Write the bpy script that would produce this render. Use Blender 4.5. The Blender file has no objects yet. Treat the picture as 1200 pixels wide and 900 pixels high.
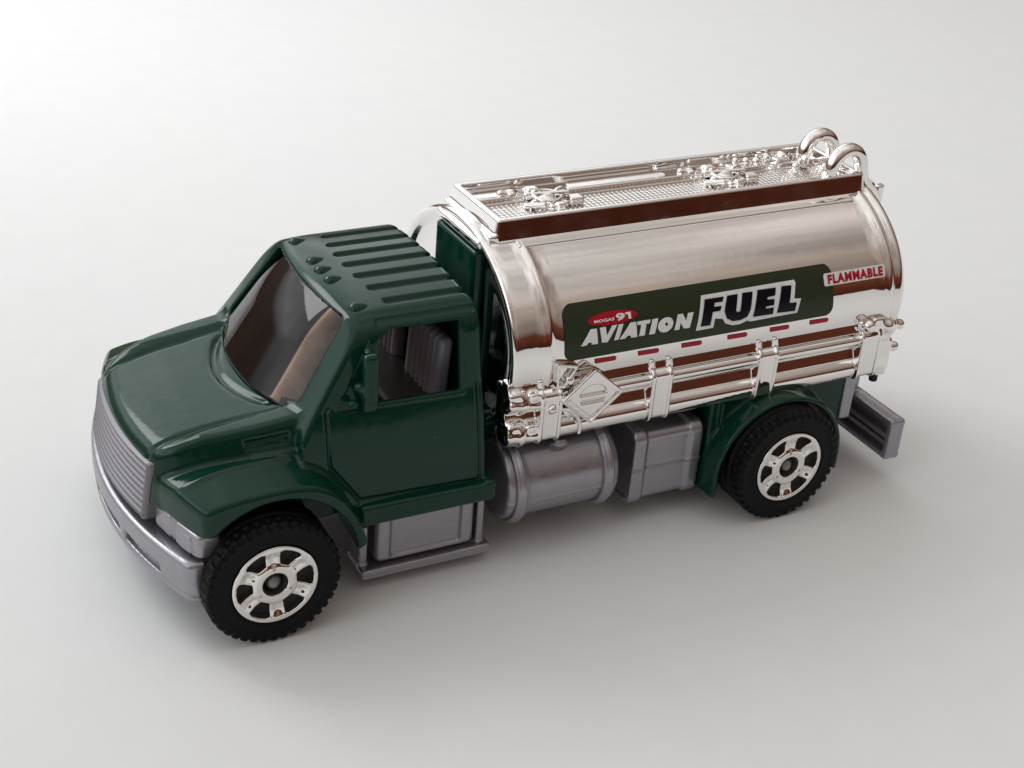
import bpy, bmesh, math, random
import numpy as np
from mathutils import Vector, Matrix
from mathutils.geometry import tessellate_polygon
random.seed(4)
SC = bpy.context.scene
COL = SC.collection
F32 = np.float32

# ------------------------------------------------------------------ materials
def new_mat(name):
    m = bpy.data.materials.new(name); m.use_nodes = True
    return m, m.node_tree, m.node_tree.nodes['Principled BSDF']
def noise_bump(nt, b, scale, strength, dist=0.01, detail=3, normal_in='Normal'):
    tc = nt.nodes.new('ShaderNodeTexCoord')
    n = nt.nodes.new('ShaderNodeTexNoise'); n.inputs['Scale'].default_value = scale; n.inputs['Detail'].default_value = detail
    bp = nt.nodes.new('ShaderNodeBump'); bp.inputs['Strength'].default_value = strength; bp.inputs['Distance'].default_value = dist
    nt.links.new(tc.outputs['Object'], n.inputs['Vector'])
    nt.links.new(n.outputs['Fac'], bp.inputs['Height']); nt.links.new(bp.outputs['Normal'], b.inputs[normal_in])
    return tc, n, bp
def rough_noise(nt, b, scale, lo, hi, tc):
    n = nt.nodes.new('ShaderNodeTexNoise'); n.inputs['Scale'].default_value = scale; n.inputs['Detail'].default_value = 5
    mr = nt.nodes.new('ShaderNodeMapRange'); mr.inputs['To Min'].default_value = lo; mr.inputs['To Max'].default_value = hi
    mr.inputs['From Min'].default_value = .3; mr.inputs['From Max'].default_value = .7
    nt.links.new(tc.outputs['Object'], n.inputs['Vector']); nt.links.new(n.outputs['Fac'], mr.inputs['Value'])
    nt.links.new(mr.outputs['Result'], b.inputs['Roughness'])
def specks(nt, b, base, speck, tc, scale=9, thr=.035):
    """tiny pale dust grains on a surface"""
    v = nt.nodes.new('ShaderNodeTexVoronoi'); v.inputs['Scale'].default_value = scale
    l = nt.nodes.new('ShaderNodeMath'); l.operation = 'LESS_THAN'; l.inputs[1].default_value = thr
    mx = nt.nodes.new('ShaderNodeMix'); mx.data_type = 'RGBA'
    mx.inputs['A'].default_value = (*base, 1); mx.inputs['B'].default_value = (*speck, 1)
    nt.links.new(tc.outputs['Object'], v.inputs['Vector']); nt.links.new(v.outputs['Distance'], l.inputs[0])
    nt.links.new(l.outputs[0], mx.inputs['Factor']); nt.links.new(mx.outputs['Result'], b.inputs['Base Color'])

green, nt, b = new_mat('green_enamel')
b.inputs['Base Color'].default_value = (.002, .035, .021, 1); b.inputs['Roughness'].default_value = .09
b.inputs['IOR'].default_value = 1.38
tc, n, bp = noise_bump(nt, b, 5.0, .10, .02, 4)
rough_noise(nt, b, 14, .07, .14, tc); specks(nt, b, (.002, .035, .021), (.16, .2, .19), tc, 5.5, .028)

gril, nt, b = new_mat('shade_darkened_grille_plastic'); b.inputs['Base Color'].default_value = (.20, .19, .21, 1); b.inputs['Metallic'].default_value = .6; b.inputs['Roughness'].default_value = .45  # silver plastic, with the slats' moulded shade put into a darker base colour
chrome, nt, b = new_mat('vacuum_chrome')
b.inputs['Base Color'].default_value = (.88, .86, .84, 1); b.inputs['Metallic'].default_value = 1; b.inputs['Roughness'].default_value = .04
tc, n, bp = noise_bump(nt, b, 3.2, .10, .02, 3)
rough_noise(nt, b, 6, .022, .065, tc)

silver, nt, b = new_mat('silver_grey_plastic')
b.inputs['Base Color'].default_value = (.36, .352, .385, 1); b.inputs['Metallic'].default_value = .8; b.inputs['Roughness'].default_value = .34
tc, n, bp = noise_bump(nt, b, 7, .25, .02, 5); rough_noise(nt, b, 18, .27, .40, tc)

rubber, nt, b = new_mat('black_tyre_plastic')
b.inputs['Base Color'].default_value = (.004, .004, .0045, 1); b.inputs['Roughness'].default_value = .48; b.inputs['Specular IOR Level'].default_value = .15
tc, n, bp = noise_bump(nt, b, 12, .3, .02, 5); specks(nt, b, (.004, .004, .0045), (.12, .12, .12), tc, 6, .03)

blackp, nt, b = new_mat('black_recess'); b.inputs['Base Color'].default_value = (.004, .004, .004, 1); b.inputs['Roughness'].default_value = .6
axle, nt, b = new_mat('axle_steel'); b.inputs['Base Color'].default_value = (.28, .28, .26, 1); b.inputs['Metallic'].default_value = .8; b.inputs['Roughness'].default_value = .5

cabin, nt, b = new_mat('dark_cabin_plastic'); b.inputs['Base Color'].default_value = (.045, .040, .042, 1); b.inputs['Metallic'].default_value = .3; b.inputs['Roughness'].default_value = .4

seatp, nt, b = new_mat('grey_seat_plastic'); b.inputs['Base Color'].default_value = (.25, .27, .34, 1); b.inputs['Roughness'].default_value = .3
smoke, nt, b = new_mat('smoked_clear_plastic')   # tinted see-through plastic: straight transmission plus Fresnel gloss
nt.nodes.remove(b); out = nt.nodes['Material Output']
tr_ = nt.nodes.new('ShaderNodeBsdfTransparent'); tr_.inputs['Color'].default_value = (.66, .53, .45, 1)
gl_ = nt.nodes.new('ShaderNodeBsdfGlossy'); gl_.inputs['Roughness'].default_value = .03; gl_.inputs['Color'].default_value = (.9, .88, .88, 1)
fr_ = nt.nodes.new('ShaderNodeFresnel'); fr_.inputs['IOR'].default_value = 1.42
ms_ = nt.nodes.new('ShaderNodeMixShader')
nt.links.new(fr_.outputs[0], ms_.inputs[0]); nt.links.new(tr_.outputs[0], ms_.inputs[1]); nt.links.new(gl_.outputs[0], ms_.inputs[2]); nt.links.new(ms_.outputs[0], out.inputs['Surface'])

def flat(name, c, r=.35):
    m, nt, b = new_mat(name); b.inputs['Base Color'].default_value = (*c, 1); b.inputs['Roughness'].default_value = r; b.inputs['Specular IOR Level'].default_value = .2
    tc = nt.nodes.new('ShaderNodeTexCoord'); n = nt.nodes.new('ShaderNodeTexNoise'); n.inputs['Scale'].default_value = 14; n.inputs['Detail'].default_value = 6
    mr = nt.nodes.new('ShaderNodeMapRange'); mr.inputs['To Min'].default_value = .86; mr.inputs['To Max'].default_value = 1.1
    mx = nt.nodes.new('ShaderNodeMix'); mx.data_type = 'RGBA'; mx.blend_type = 'MULTIPLY'; mx.inputs['Factor'].default_value = 1
    mx.inputs['A'].default_value = (*c, 1)
    nt.links.new(tc.outputs['Object'], n.inputs['Vector']); nt.links.new(n.outputs['Fac'], mr.inputs['Value'])
    nt.links.new(mr.outputs['Result'], mx.inputs['B']); nt.links.new(mx.outputs['Result'], b.inputs['Base Color'])
    return m
olive = flat('olive_print', (.032, .044, .022), .3)
white = flat('white_print', (.86, .88, .90), .35)
inkblack = flat('black_print', (.004, .004, .009), .3)
red = flat('red_print', (.46, .010, .022), .35)
darkred = flat('dark_red_print', (.40, .016, .032), .35)

paper, nt, b = new_mat('white_paper')
b.inputs['Roughness'].default_value = .62; b.inputs['Specular IOR Level'].default_value = .25
tc = nt.nodes.new('ShaderNodeTexCoord')
n1 = nt.nodes.new('ShaderNodeTexNoise'); n1.inputs['Scale'].default_value = .35; n1.inputs['Detail'].default_value = 3
n2 = nt.nodes.new('ShaderNodeTexNoise'); n2.inputs['Scale'].default_value = 2.6; n2.inputs['Detail'].default_value = 6
cr = nt.nodes.new('ShaderNodeMix'); cr.data_type = 'RGBA'
cr.inputs['A'].default_value = (.79, .80, .80, 1); cr.inputs['B'].default_value = (.775, .795, .805, 1)
mr = nt.nodes.new('ShaderNodeMapRange'); mr.inputs['From Min'].default_value = .3; mr.inputs['From Max'].default_value = .7; mr.inputs['To Min'].default_value = .985; mr.inputs['To Max'].default_value = 1.008
mm = nt.nodes.new('ShaderNodeMix'); mm.data_type = 'RGBA'; mm.blend_type = 'MULTIPLY'; mm.inputs['Factor'].default_value = 1
for n_ in (n1, n2): nt.links.new(tc.outputs['Object'], n_.inputs['Vector'])
nt.links.new(n1.outputs['Fac'], cr.inputs['Factor']); nt.links.new(n2.outputs['Fac'], mr.inputs['Value'])
nt.links.new(cr.outputs['Result'], mm.inputs['A']); nt.links.new(mr.outputs['Result'], mm.inputs['B']); nt.links.new(mm.outputs['Result'], b.inputs['Base Color'])
bp = nt.nodes.new('ShaderNodeBump'); bp.inputs['Strength'].default_value = .12; bp.inputs['Distance'].default_value = .02
n3 = nt.nodes.new('ShaderNodeTexNoise'); n3.inputs['Scale'].default_value = 9; n3.inputs['Detail'].default_value = 5
nt.links.new(tc.outputs['Object'], n3.inputs['Vector']); nt.links.new(n3.outputs['Fac'], bp.inputs['Height']); nt.links.new(bp.outputs['Normal'], b.inputs['Normal'])

# ------------------------------------------------------------------ mesh helpers
def obj(name, V, Fc, m, parent=None, N=None, smooth=True):
    me = bpy.data.meshes.new(name)
    V = np.asarray(V, dtype=float)
    if isinstance(Fc, np.ndarray):
        nv, nf, k = len(V), len(Fc), Fc.shape[1]
        me.vertices.add(nv); me.vertices.foreach_set('co', V.astype(F32).ravel())
        me.loops.add(nf * k); me.loops.foreach_set('vertex_index', Fc.astype(np.int32).ravel())
        me.polygons.add(nf); me.polygons.foreach_set('loop_start', np.arange(0, nf * k, k, dtype=np.int32))
        me.update(calc_edges=True); me.validate()
    else:
        me.from_pydata([tuple(v) for v in V], [], [list(f) for f in Fc]); me.update()
    me.polygons.foreach_set('use_smooth', [smooth] * len(me.polygons))
    me.materials.append(m)
    if N is not None and len(me.vertices) == len(N):
        me.normals_split_custom_set_from_vertices([tuple(n) for n in N])
    o = bpy.data.objects.new(name, me); COL.objects.link(o)
    if parent: o.parent = parent
    return o

def smin(a, b, k):
    h = np.maximum(k - np.abs(a - b), 0) / k
    return np.minimum(a, b) - h * h * k * .25
def smax(a, b, k): return -smin(-a, -b, k)
def box2(u, v, cu, cv, hu, hv, r=0.0):
    du = np.abs(u - cu) - hu + r; dv = np.abs(v - cv) - hv + r
    return np.sqrt(np.maximum(du, 0) ** 2 + np.maximum(dv, 0) ** 2) + np.minimum(np.maximum(du, dv), 0) - r
def box3(x, y, z, c, h, r=0.0):
    dx = np.abs(x - c[0]) - h[0] + r; dy = np.abs(y - c[1]) - h[1] + r; dz = np.abs(z - c[2]) - h[2] + r
    return np.sqrt(np.maximum(dx, 0) ** 2 + np.maximum(dy, 0) ** 2 + np.maximum(dz, 0) ** 2) + np.minimum(np.maximum(np.maximum(dx, dy), dz), 0) - r
def cyl(u, v, w, cu, cv, r, w0, w1, rd=.01):
    d = np.sqrt((u - cu) ** 2 + (v - cv) ** 2) - r + rd; e = np.abs(w - (w0 + w1) / 2) - (w1 - w0) / 2 + rd
    return np.sqrt(np.maximum(d, 0) ** 2 + np.maximum(e, 0) ** 2) + np.minimum(np.maximum(d, e), 0) - rd
def sph(x, y, z, c, r): return np.sqrt((x - c[0]) ** 2 + (y - c[1]) ** 2 + (z - c[2]) ** 2) - r
def capsule(x, y, z, a, b_, r):
    a = np.array(a, float); d = np.array(b_, float) - a; L2 = d @ d
    t = np.clip(((x - a[0]) * d[0] + (y - a[1]) * d[1] + (z - a[2]) * d[2]) / L2, 0, 1)
    return np.sqrt((x - a[0] - t * d[0]) ** 2 + (y - a[1] - t * d[1]) ** 2 + (z - a[2] - t * d[2]) ** 2) - r
def poly2(u, v, pts):
    u, v = np.broadcast_arrays(u, v); d = np.full(u.shape, 1e9, dtype=np.float64); s = np.ones(u.shape)
    n = len(pts); j = n - 1
    for i in range(n):
        ex, ey = pts[j][0] - pts[i][0], pts[j][1] - pts[i][1]
        wx, wy = u - pts[i][0], v - pts[i][1]
        t = np.clip((wx * ex + wy * ey) / (ex * ex + ey * ey), 0, 1)
        d = np.minimum(d, (wx - ex * t) ** 2 + (wy - ey * t) ** 2)
        c1 = v >= pts[i][1]; c2 = v < pts[j][1]; c3 = ex * wy > ey * wx
        fl = (c1 & c2 & c3) | (~c1 & ~c2 & ~c3)
        s = np.where(fl, -s, s); j = i
    return s * np.sqrt(d)

def nets(f, lo, hi, h):
    ax = [np.arange(l, u_ + h, h) for l, u_ in zip(lo, hi)]
    X, Y, Z = ax[0][:, None, None], ax[1][None, :, None], ax[2][None, None, :]
    V = np.broadcast_to(f(X, Y, Z), (len(ax[0]), len(ax[1]), len(ax[2]))).astype(F32)
    S = V < 0
    nx, ny, nz = V.shape
    cnt = np.zeros((nx - 1, ny - 1, nz - 1), np.int8)
    for i in (0, 1):
        for j in (0, 1):
            for k in (0, 1): cnt += S[i:nx - 1 + i, j:ny - 1 + j, k:nz - 1 + k]
    mask = (cnt > 0) & (cnt < 8)
    ci = np.argwhere(mask)
    idx = np.full(mask.shape, -1, np.int32); idx[mask] = np.arange(len(ci))
    corner = [(i, j, k) for i in (0, 1) for j in (0, 1) for k in (0, 1)]
    val = np.stack([V[ci[:, 0] + i, ci[:, 1] + j, ci[:, 2] + k] for i, j, k in corner], 1).astype(float)
    P = np.zeros((len(ci), 3)); W = np.zeros(len(ci))
    cc = np.array(corner, float)
    for a in range(8):
        for b_ in range(a + 1, 8):
            if np.abs(cc[a] - cc[b_]).sum() == 1:
                m = (val[:, a] < 0) != (val[:, b_] < 0)
                den = val[:, a] - val[:, b_]; den[den == 0] = 1e-9
                t = val[:, a] / den
                P[m] += cc[a] + t[m, None] * (cc[b_] - cc[a]); W[m] += 1
    P = (P / W[:, None] + ci) * h + np.array(lo)
    def ff(P): return np.asarray(f(P[:, 0], P[:, 1], P[:, 2]), float) + np.zeros(len(P))
    def grad(P, e):
        g = np.empty_like(P)
        for a in range(3):
            d = np.zeros(3); d[a] = e; g[:, a] = (ff(P + d) - ff(P - d)) / (2 * e)
        return g
    for it in range(2):
        g = grad(P, h * .25); l2 = np.maximum((g * g).sum(1), .1)
        st = -(ff(P) / l2)[:, None] * g; ln = np.linalg.norm(st, axis=1)
        st *= np.minimum(1, h * .6 / np.maximum(ln, 1e-9))[:, None]; P = P + st
    N = grad(P, h * .6); N /= np.maximum(np.linalg.norm(N, axis=1), 1e-9)[:, None]
    Q = []
    for a in range(3):
        sl0 = [slice(1, -1)] * 3; sl0[a] = slice(0, -1); sl1 = [slice(1, -1)] * 3; sl1[a] = slice(1, None)
        A, B = S[tuple(sl0)], S[tuple(sl1)]
        e = np.argwhere(A != B)
        if not len(e): continue
        flip = A[e[:, 0], e[:, 1], e[:, 2]]
        off = np.ones(3, int); off[a] = 0; e = e + off
        b1, c1 = (a + 1) % 3, (a + 2) % 3
        q = []
        for db, dc in ((-1, -1), (0, -1), (0, 0), (-1, 0)):
            t = e.copy(); t[:, b1] += db; t[:, c1] += dc; q.append(idx[t[:, 0], t[:, 1], t[:, 2]])
        q = np.stack(q, 1); q[~flip] = q[~flip][:, ::-1]; Q.append(q)
    return P, np.concatenate(Q), N

def net_obj(name, f, lo, hi, h, m, parent=None):
    P, Q, N = nets(f, lo, hi, h)
    return obj(name, P, Q, m, parent, N)
def sub(P, Q, N, sel):
    q = Q[sel]; u, inv = np.unique(q, return_inverse=True)
    return P[u], inv.reshape(q.shape), N[u]
def mirror(P, Q, N):
    s = np.array([1, -1, 1]); return P * s, Q[:, ::-1], N * s
def tri_prism(): pass

# ------------------------------------------------------------------ the truck (1 unit = 1 cm; front axle at x=0, nose toward -x)
SC.unit_settings.system = 'METRIC'; SC.unit_settings.scale_length = .01
truck = bpy.data.objects.new('toy_truck', None); COL.objects.link(truck); truck.empty_display_size = .5
truck.location = (0, 0, 0)
truck['label'] = 'die-cast toy fuel tanker truck with dark green cab and chrome tank standing on white paper'
truck['category'] = 'toy truck'

# ---- green casting
def sidew(z): return .825 + (1.98 - z) * .212
ZX = np.array([-.9, -.78, -.70, -.6, -.455, -.255, -.085, .116, .35, .6]); ZZ = np.array([1.13, 1.175, 1.205, 1.24, 1.285, 1.33, 1.352, 1.378, 1.41, 1.45])
HX = np.array([-.9, -.6, -.48, -.37, -.2, .04, .4, .6]); HY = np.array([.60, .66, .705, .742, .785, .82, .84, .84])
ZXf = np.linspace(-.9, .6, 151); ZZf = np.interp(ZXf, ZX, ZZ); _k = np.exp(-np.linspace(-2, 2, 15) ** 2); _k /= _k.sum()
ZZs = np.convolve(np.pad(ZZf, 7, mode='edge'), _k, 'valid')
def zhood(x): return np.interp(x, ZXf, ZZs)
FEN = [(-.62, .84), (-.60, .93), (-.50, 1.01), (-.30, 1.075), (-.08, 1.10), (.16, 1.10), (.36, 1.05), (.50, .93), (.62, .74), (.69, .56), (.60, .50), (.0, .50), (-.62, .6)]
DOOR = [(.50, 1.46), (.50, 1.10), (.70, .83), (1.60, .80), (1.60, 1.46), (1.60, 1.99), (.97, 2.03), (.86, 1.98)]
WINF = [(.60, 1.475), (1.50, 1.45), (1.515, 1.955), (.98, 1.975), (.86, 1.92)]
WINT = [(.86, 1.47), (1.485, 1.455), (1.495, 1.94), (.99, 1.95), (.90, 1.88)]
def crom(pts, n=6):
    o = []
    for i in range(len(pts) - 1):
        p0, p1, p2, p3 = [np.array(pts[min(max(k, 0), len(pts) - 1)]) for k in (i - 1, i, i + 1, i + 2)]
        for j in range(n):
            t = j / n; o.append(tuple(.5 * (2 * p1 + (p2 - p0) * t + (2 * p0 - 5 * p1 + 4 * p2 - p3) * t * t + (3 * p1 - p0 - 3 * p2 + p3) * t ** 3)))
    return o + [pts[-1]]
FEN = crom(FEN[:10], 5) + FEN[10:]
def arch_d(x, z):
    c = np.sqrt((x - .06) ** 2 + (z - .47) ** 2) - .575
    return np.where(z < .47, np.abs(x - .06) - .575, c)
def body(x, y, z):
    ya = np.sqrt(y * y + 1e-6)
    # cab box
    zt = z + .045 * (ya / .7) ** 2 + .05 * np.clip((1.0 - x) / .4, 0, 1) ** 2
    pt = zt - 2.085
    ps = (ya - sidew(z) + .018 * np.clip(np.abs(z - 1.12) / .35, 0, 1) ** 2) * .978
    xw = x - .075 * (ya / .7) ** 2
    pw = -(xw - .655) * .812 + (z - 2.0) * .584
    cab = smax(pt, ps, .17); cab = smax(cab, x - 1.67, .07); cab = smax(cab, pw, .038)
    cab = smax(cab, .30 - x, .03); cab = smax(cab, .70 - z, .02)
    # roof drip ledge over door
    # roof grooves
    yr = y / .19; k = np.round(np.clip(yr, -3, 3)); yy = y - k * .19
    gx0 = .95 + .06 * (ya / .57) ** 2
    g = np.sqrt(np.minimum(x - gx0 - .05, 0) ** 2 + yy ** 2)
    groove = .026 * (1 - np.clip((g - .012) / .032, 0, 1) ** 2 * (3 - 2 * np.clip((g - .012) / .032, 0, 1)))
    cab = cab + np.where(z > 1.9, groove, 0)
    # hood
    hw = np.interp(x, HX, HY)
    hz = z - zhood(x) - np.clip((x + .56) / .25, 0, 1) * .030 * np.clip((ya - .58) / .1, 0, 1)
    cz_ = .545 + .065 * (x + .6)
    hz = hz + .016 * np.exp(-((ya - cz_ - .025) / .022) ** 2)
    hz = hz + .022 * np.exp(-((x - (.06 + .22 * (ya / .6) ** 2)) / .035) ** 2) * np.clip((.56 - ya) / .08, 0, 1)
    hs = (ya - hw - np.clip(zhood(x) - z, 0, 1) * .30) * .95
    nose = -(x - (-.70 + .19 * ya * ya + .10 * (z - 1.1))) * .97
    hood = smax(hz, hs, .055)
    hood = smax(hood, nose, .13); hood = smax(hood, x - .5, .03); hood = smax(hood, .86 - z - .0 * x, .02)
    # side vents on hood
    v1 = poly2(x, z, [(-.03, 1.262), (.24, 1.275), (.24, 1.315), (-.03, 1.292)])
    v2 = poly2(x, z, [(.0, 1.195), (.30, 1.205), (.30, 1.222), (.0, 1.210)])
    vent = .014 * np.exp(-(v1 / .018) ** 2) - .016 * np.clip(1 - np.maximum(v2, 0) / .02, 0, 1)
    hood = hood + np.where(ya > .6, vent, 0)
    # fender
    pf = poly2(x, z + .26 * (np.maximum(ya, .90) - 1.2), FEN) - .02
    pf = smax(pf, .66 - ya, .02)
    fen = smax(pf, ya - 1.205, .045)
    fen = smax(fen, -(x - (-.70 + .185 * ya * ya)), .05); fen = smax(fen, x - .72, .02)
    fen = smax(fen, np.where(x < -.2, .865 - z, -1), .02)
    lip = np.maximum(1.14 - ya, 0)
    fen = fen - .012 * np.exp(-((ya - .925) / .022) ** 2) * np.clip((x + .50) / .12, 0, 1) * np.clip((.50 - x) / .1, 0, 1)
    b_ = smin(hood, fen, .035)
    b_ = smin(b_, cab, .04)
    # skirt under door
    sk = box3(x, ya, z, (1.20, .98, .715), (.52, .145, .082), .035)
    b_ = smin(b_, sk, .02)
    # bulge behind fender (cowl panel) kept flush; wheel arch
    ar = smax(arch_d(x, z), .80 - ya, .03)
    b_ = smax(b_, -ar, .025)
    # thin lip around the arch
    # underside hollow
    b_ = smax(b_, -box3(x, y, z, (.9, 0, .72), (.62, .70, .12), .02), .02)
    # cabin hollow
    inner = smax(np.maximum(z - 1.965, .93 - z), ya - sidew(z) + .075, .05)
    inner = smax(inner, np.maximum(x - 1.59, .46 - x), .05)
    inner = smax(inner, pw + .06, .03)
    b_ = smax(b_, -inner, .02)
    # windscreen opening
    wo = smax(ya - (.625 + np.clip(1.975 - z, -1, 1) * .19), np.maximum(z - 1.998, 1.455 - .0 * ya + .045 * (ya / .7) ** 2 - z - .035), .05)
    wo = np.maximum(wo, x - 1.2)
    b_ = smax(b_, -wo, .02)
    # door window: frame recess and the opening
    wf = poly2(x, z, WINF) - .02
    b_ = smax(b_, -np.maximum(wf, sidew(z) - .028 - ya), .015)
    wt = poly2(x, z, WINT)
    b_ = smax(b_, -np.maximum(wt, .5 - ya), .02)
    # door shut line
    dd = poly2(x, z, DOOR) - .01
    b_ = b_ + .020 * np.exp(-(dd / .013) ** 2) * (ya > .7) * (z < 1.5)
    # upright crease by the rear of the cab and trim line under roof
    b_ = b_ + .007 * np.exp(-((z - 1.998) / .016) ** 2) * (ya > .72) * (x > .9)
    # cowl recess
    return b_
P, Q, N = nets(body, (-.86, -1.26, .46), (1.74, 1.26, 2.16), .0125)
cen = P[Q].mean(1); cn = N[Q].mean(1)
cx, cy, cz = cen.T
inside_door = (poly2(cx, cz, DOOR) < .01) & (np.abs(cy) > sidew(cz) - .12) & (cz > .80)
lab = np.zeros(len(Q), int)
lab[inside_door & (cy < 0)] = 1; lab[inside_door & (cy > 0)] = 2
is_f = (lab == 0) & (cx < .70) & (np.abs(cy) > np.interp(cx, HX, HY) + .02) & (cz < 1.22)
lab[is_f & (cy < 0)] = 3; lab[is_f & (cy > 0)] = 4
lab[(lab == 0) & (cx < .42) & (cz > .8) & ((cz - zhood(cx)) < .04)] = 5
lab[(lab == 0) & (cz > 1.985) & (cx > .60)] = 6
cab = obj('cab', *sub(P, Q, N, lab == 0)[:2], green, truck, sub(P, Q, N, lab == 0)[2])
cab['label'] = 'dark green cab shell with raked windscreen frame'
for i, nm in ((1, 'door'), (2, 'door'), (3, 'front_fender'), (4, 'front_fender'), (5, 'hood'), (6, 'roof')):
    a, q, nn = sub(P, Q, N, lab == i)
    obj(nm, a, q, green, cab, nn)

# roof marker lights: teardrop bumps cast in the roof
def bump_obj(name, c, s, m, parent, tail=1.0):
    Vv, Ff = [], []; n1_, n2_ = 12, 24
    for i in range(n1_ + 1):
        t = math.pi / 2 * i / n1_
        for j in range(n2_):
            p = 2 * math.pi * j / n2_; dx = math.cos(p) * math.cos(t); dx *= tail if dx > 0 else 1
            Vv.append((c[0] + s[0] * dx, c[1] + s[1] * math.sin(p) * math.cos(t), c[2] - .02 + (s[2] + .02) * math.sin(t) * (1 if dx < 0 else (1 - .35 * dx / max(tail, .01)))))
    for i in range(n1_):
        for j in range(n2_): Ff.append((i * n2_ + j, i * n2_ + (j + 1) % n2_, (i + 1) * n2_ + (j + 1) % n2_, (i + 1) * n2_ + j))
    return obj(name, Vv, Ff, m, parent)
for yy in (0, -.165, .165, -.57, .57):
    xx = .80 + .07 * (yy / .57) ** 2 - (.0 if abs(yy) < .3 else .045)
    zz = 2.085 - .045 * (yy / .7) ** 2 - .05 * ((1 - xx) / .4) ** 2 - .004
    bump_obj('marker_light', (xx, yy, zz), (.055, .060, .034), green, cab, 2.2)

# mirrors cast with quarter panel
def mirror_f(sg):
    def f(x, y, z):
        yy = y * sg
        xs = x - .775 + (z - 1.7) * .0
        a = box3(xs - .01, yy, z, (0, .955, 1.665), (.055, .035, .215), .03)
        brc = capsule(x, yy, z, (.72, .90, 1.62), (.785, .955, 1.58), .035)
        brc2 = capsule(x, yy, z, (.80, .86, 1.85), (.785, .955, 1.80), .03)
        kn = (np.sqrt(((x - .66) / 1.3) ** 2 + ((z - 1.535) / .8) ** 2 + (yy - .965) ** 2) - .03)
        arm = capsule(x, yy, z, (.66, .93, 1.535), (.66, .962, 1.535), .02)
        return smin(smin(smin(a, brc, .05), brc2, .05), smin(kn, arm, .02), .01)
    return f
for sg in (-1, 1):
    lo = (.55, .80, 1.4); hi = (.9, 1.06, 1.98)
    l2 = (lo[0], min(sg * lo[1], sg * hi[1]), lo[2]); h2 = (hi[0], max(sg * lo[1], sg * hi[1]), hi[2])
    mo = net_obj('side_mirror', mirror_f(sg), l2, h2, .010, green, cab)
    if sg > 0: mo.location = (.03, -.035, -.07)

# windscreen: curved smoked pane, real thickness
def pane():
    Vv, Ff = [], []; A, B = 72, 48
    for lay in (0, 1):
        for i in range(B + 1):
            z = 1.40 + (2.008 - 1.40) * i / B
            hw = .665 + (1.975 - z) * .19
            for j in range(A + 1):
                y = -hw + 2 * hw * j / A
                x = .655 + .075 * (y / .7) ** 2 + (z - 2.0) * .72 - .056 + .098 * (abs(y) / hw) ** 2.6 + .050 * (max(0, z - 1.72) / .26) ** 2 + lay * .025
                Vv.append((x, y, z))
    n = (A + 1) * (B + 1); w = A + 1
    for i in range(B):
        for j in range(A):
            q = (i * w + j, (i + 1) * w + j, (i + 1) * w + j + 1, i * w + j + 1)
            Ff.append(q); Ff.append(tuple(n + k for k in reversed(q)))
    for j in range(A):
        Ff.append((j, j + 1, n + j + 1, n + j)); t = B * w; Ff.append((t + j + 1, t + j, n + t + j, n + t + j + 1))
    for i in range(B):
        Ff.append(((i + 1) * w, i * w, n + i * w, n + (i + 1) * w)); e = A; Ff.append((i * w + e, (i + 1) * w + e, n + (i + 1) * w + e, n + i * w + e))
    me = obj('windshield', Vv, Ff, smoke, cab)
    return me
ws = pane()
bm = bmesh.new(); bm.from_mesh(ws.data); bmesh.ops.recalc_face_normals(bm, faces=bm.faces); bm.to_mesh(ws.data); bm.free()

# cabin interior
interior = net_obj('interior', lambda x, y, z: smin(smin(box3(x, y, z, (1.0, 0, .95), (.56, .80, .05), .02),
    box3(x - .0, y, z + .25 * (x - .5), (.56, 0, 1.22), (.12, .72, .10), .04), .03), box3(x, y, z, (1.30, 0, 1.12), (.20, .66, .12), .04), .02),
    (.36, -.86, .86), (1.62, .86, 1.42), .02, cabin, truck)
for sy in (-.36, .36):
    def seatf(x, y, z, sy=sy):
        xs = x - 1.475 - (z - 1.2) * .06
        d = box3(xs, y, z, (0, sy, 1.38), (.055, .27, .33), .04)
        return d + .012 * np.cos((y - sy) * 2 * math.pi / .075) * (np.abs(y - sy) < .2) * (xs < 0)
    net_obj('seat', seatf, (1.25, sy - .32, 1.02), (1.58, sy + .32, 1.76), .011, seatp, interior)
def wheelf(x, y, z):
    X = x - .80; Zq = z - 1.38; c, s = math.cos(.9), math.sin(.9)
    a = X * c + Zq * s; b_ = -X * s + Zq * c
    r = np.sqrt((y + .36) ** 2 + b_ ** 2)
    return smin(np.sqrt((r - .17) ** 2 + a ** 2) - .018, np.maximum(np.abs(a) - .012, np.maximum(r - .17, np.minimum(np.abs(y + .36) - .02, r - .05))), .02)
net_obj('steering_wheel', wheelf, (.58, -.60, 1.16), (1.02, -.12, 1.60), .012, cabin, interior)

# ---- bulkhead in front of the tank and rear fenders (green casting)
EA, EB, EZ = .97, .80, 1.55
def ell(y, z, a=EA, b_=EB):
    r = np.sqrt((y / a) ** 2 + ((z - EZ) / b_) ** 2); return (r - 1) * (a + b_) / 2 * .95
def bulk(x, y, z):
    d = box3(x, y, z, (1.875, 0, 1.40), (.045, .325, .80), .03)
    foot = box3(x, y, z, (1.86, 0, .80), (.09, .62, .26), .03)
    return smin(d, foot, .02)
net_obj('bulkhead', bulk, (1.72, -.70, .5), (2.0, .70, 2.26), .013, green, truck)

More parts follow.
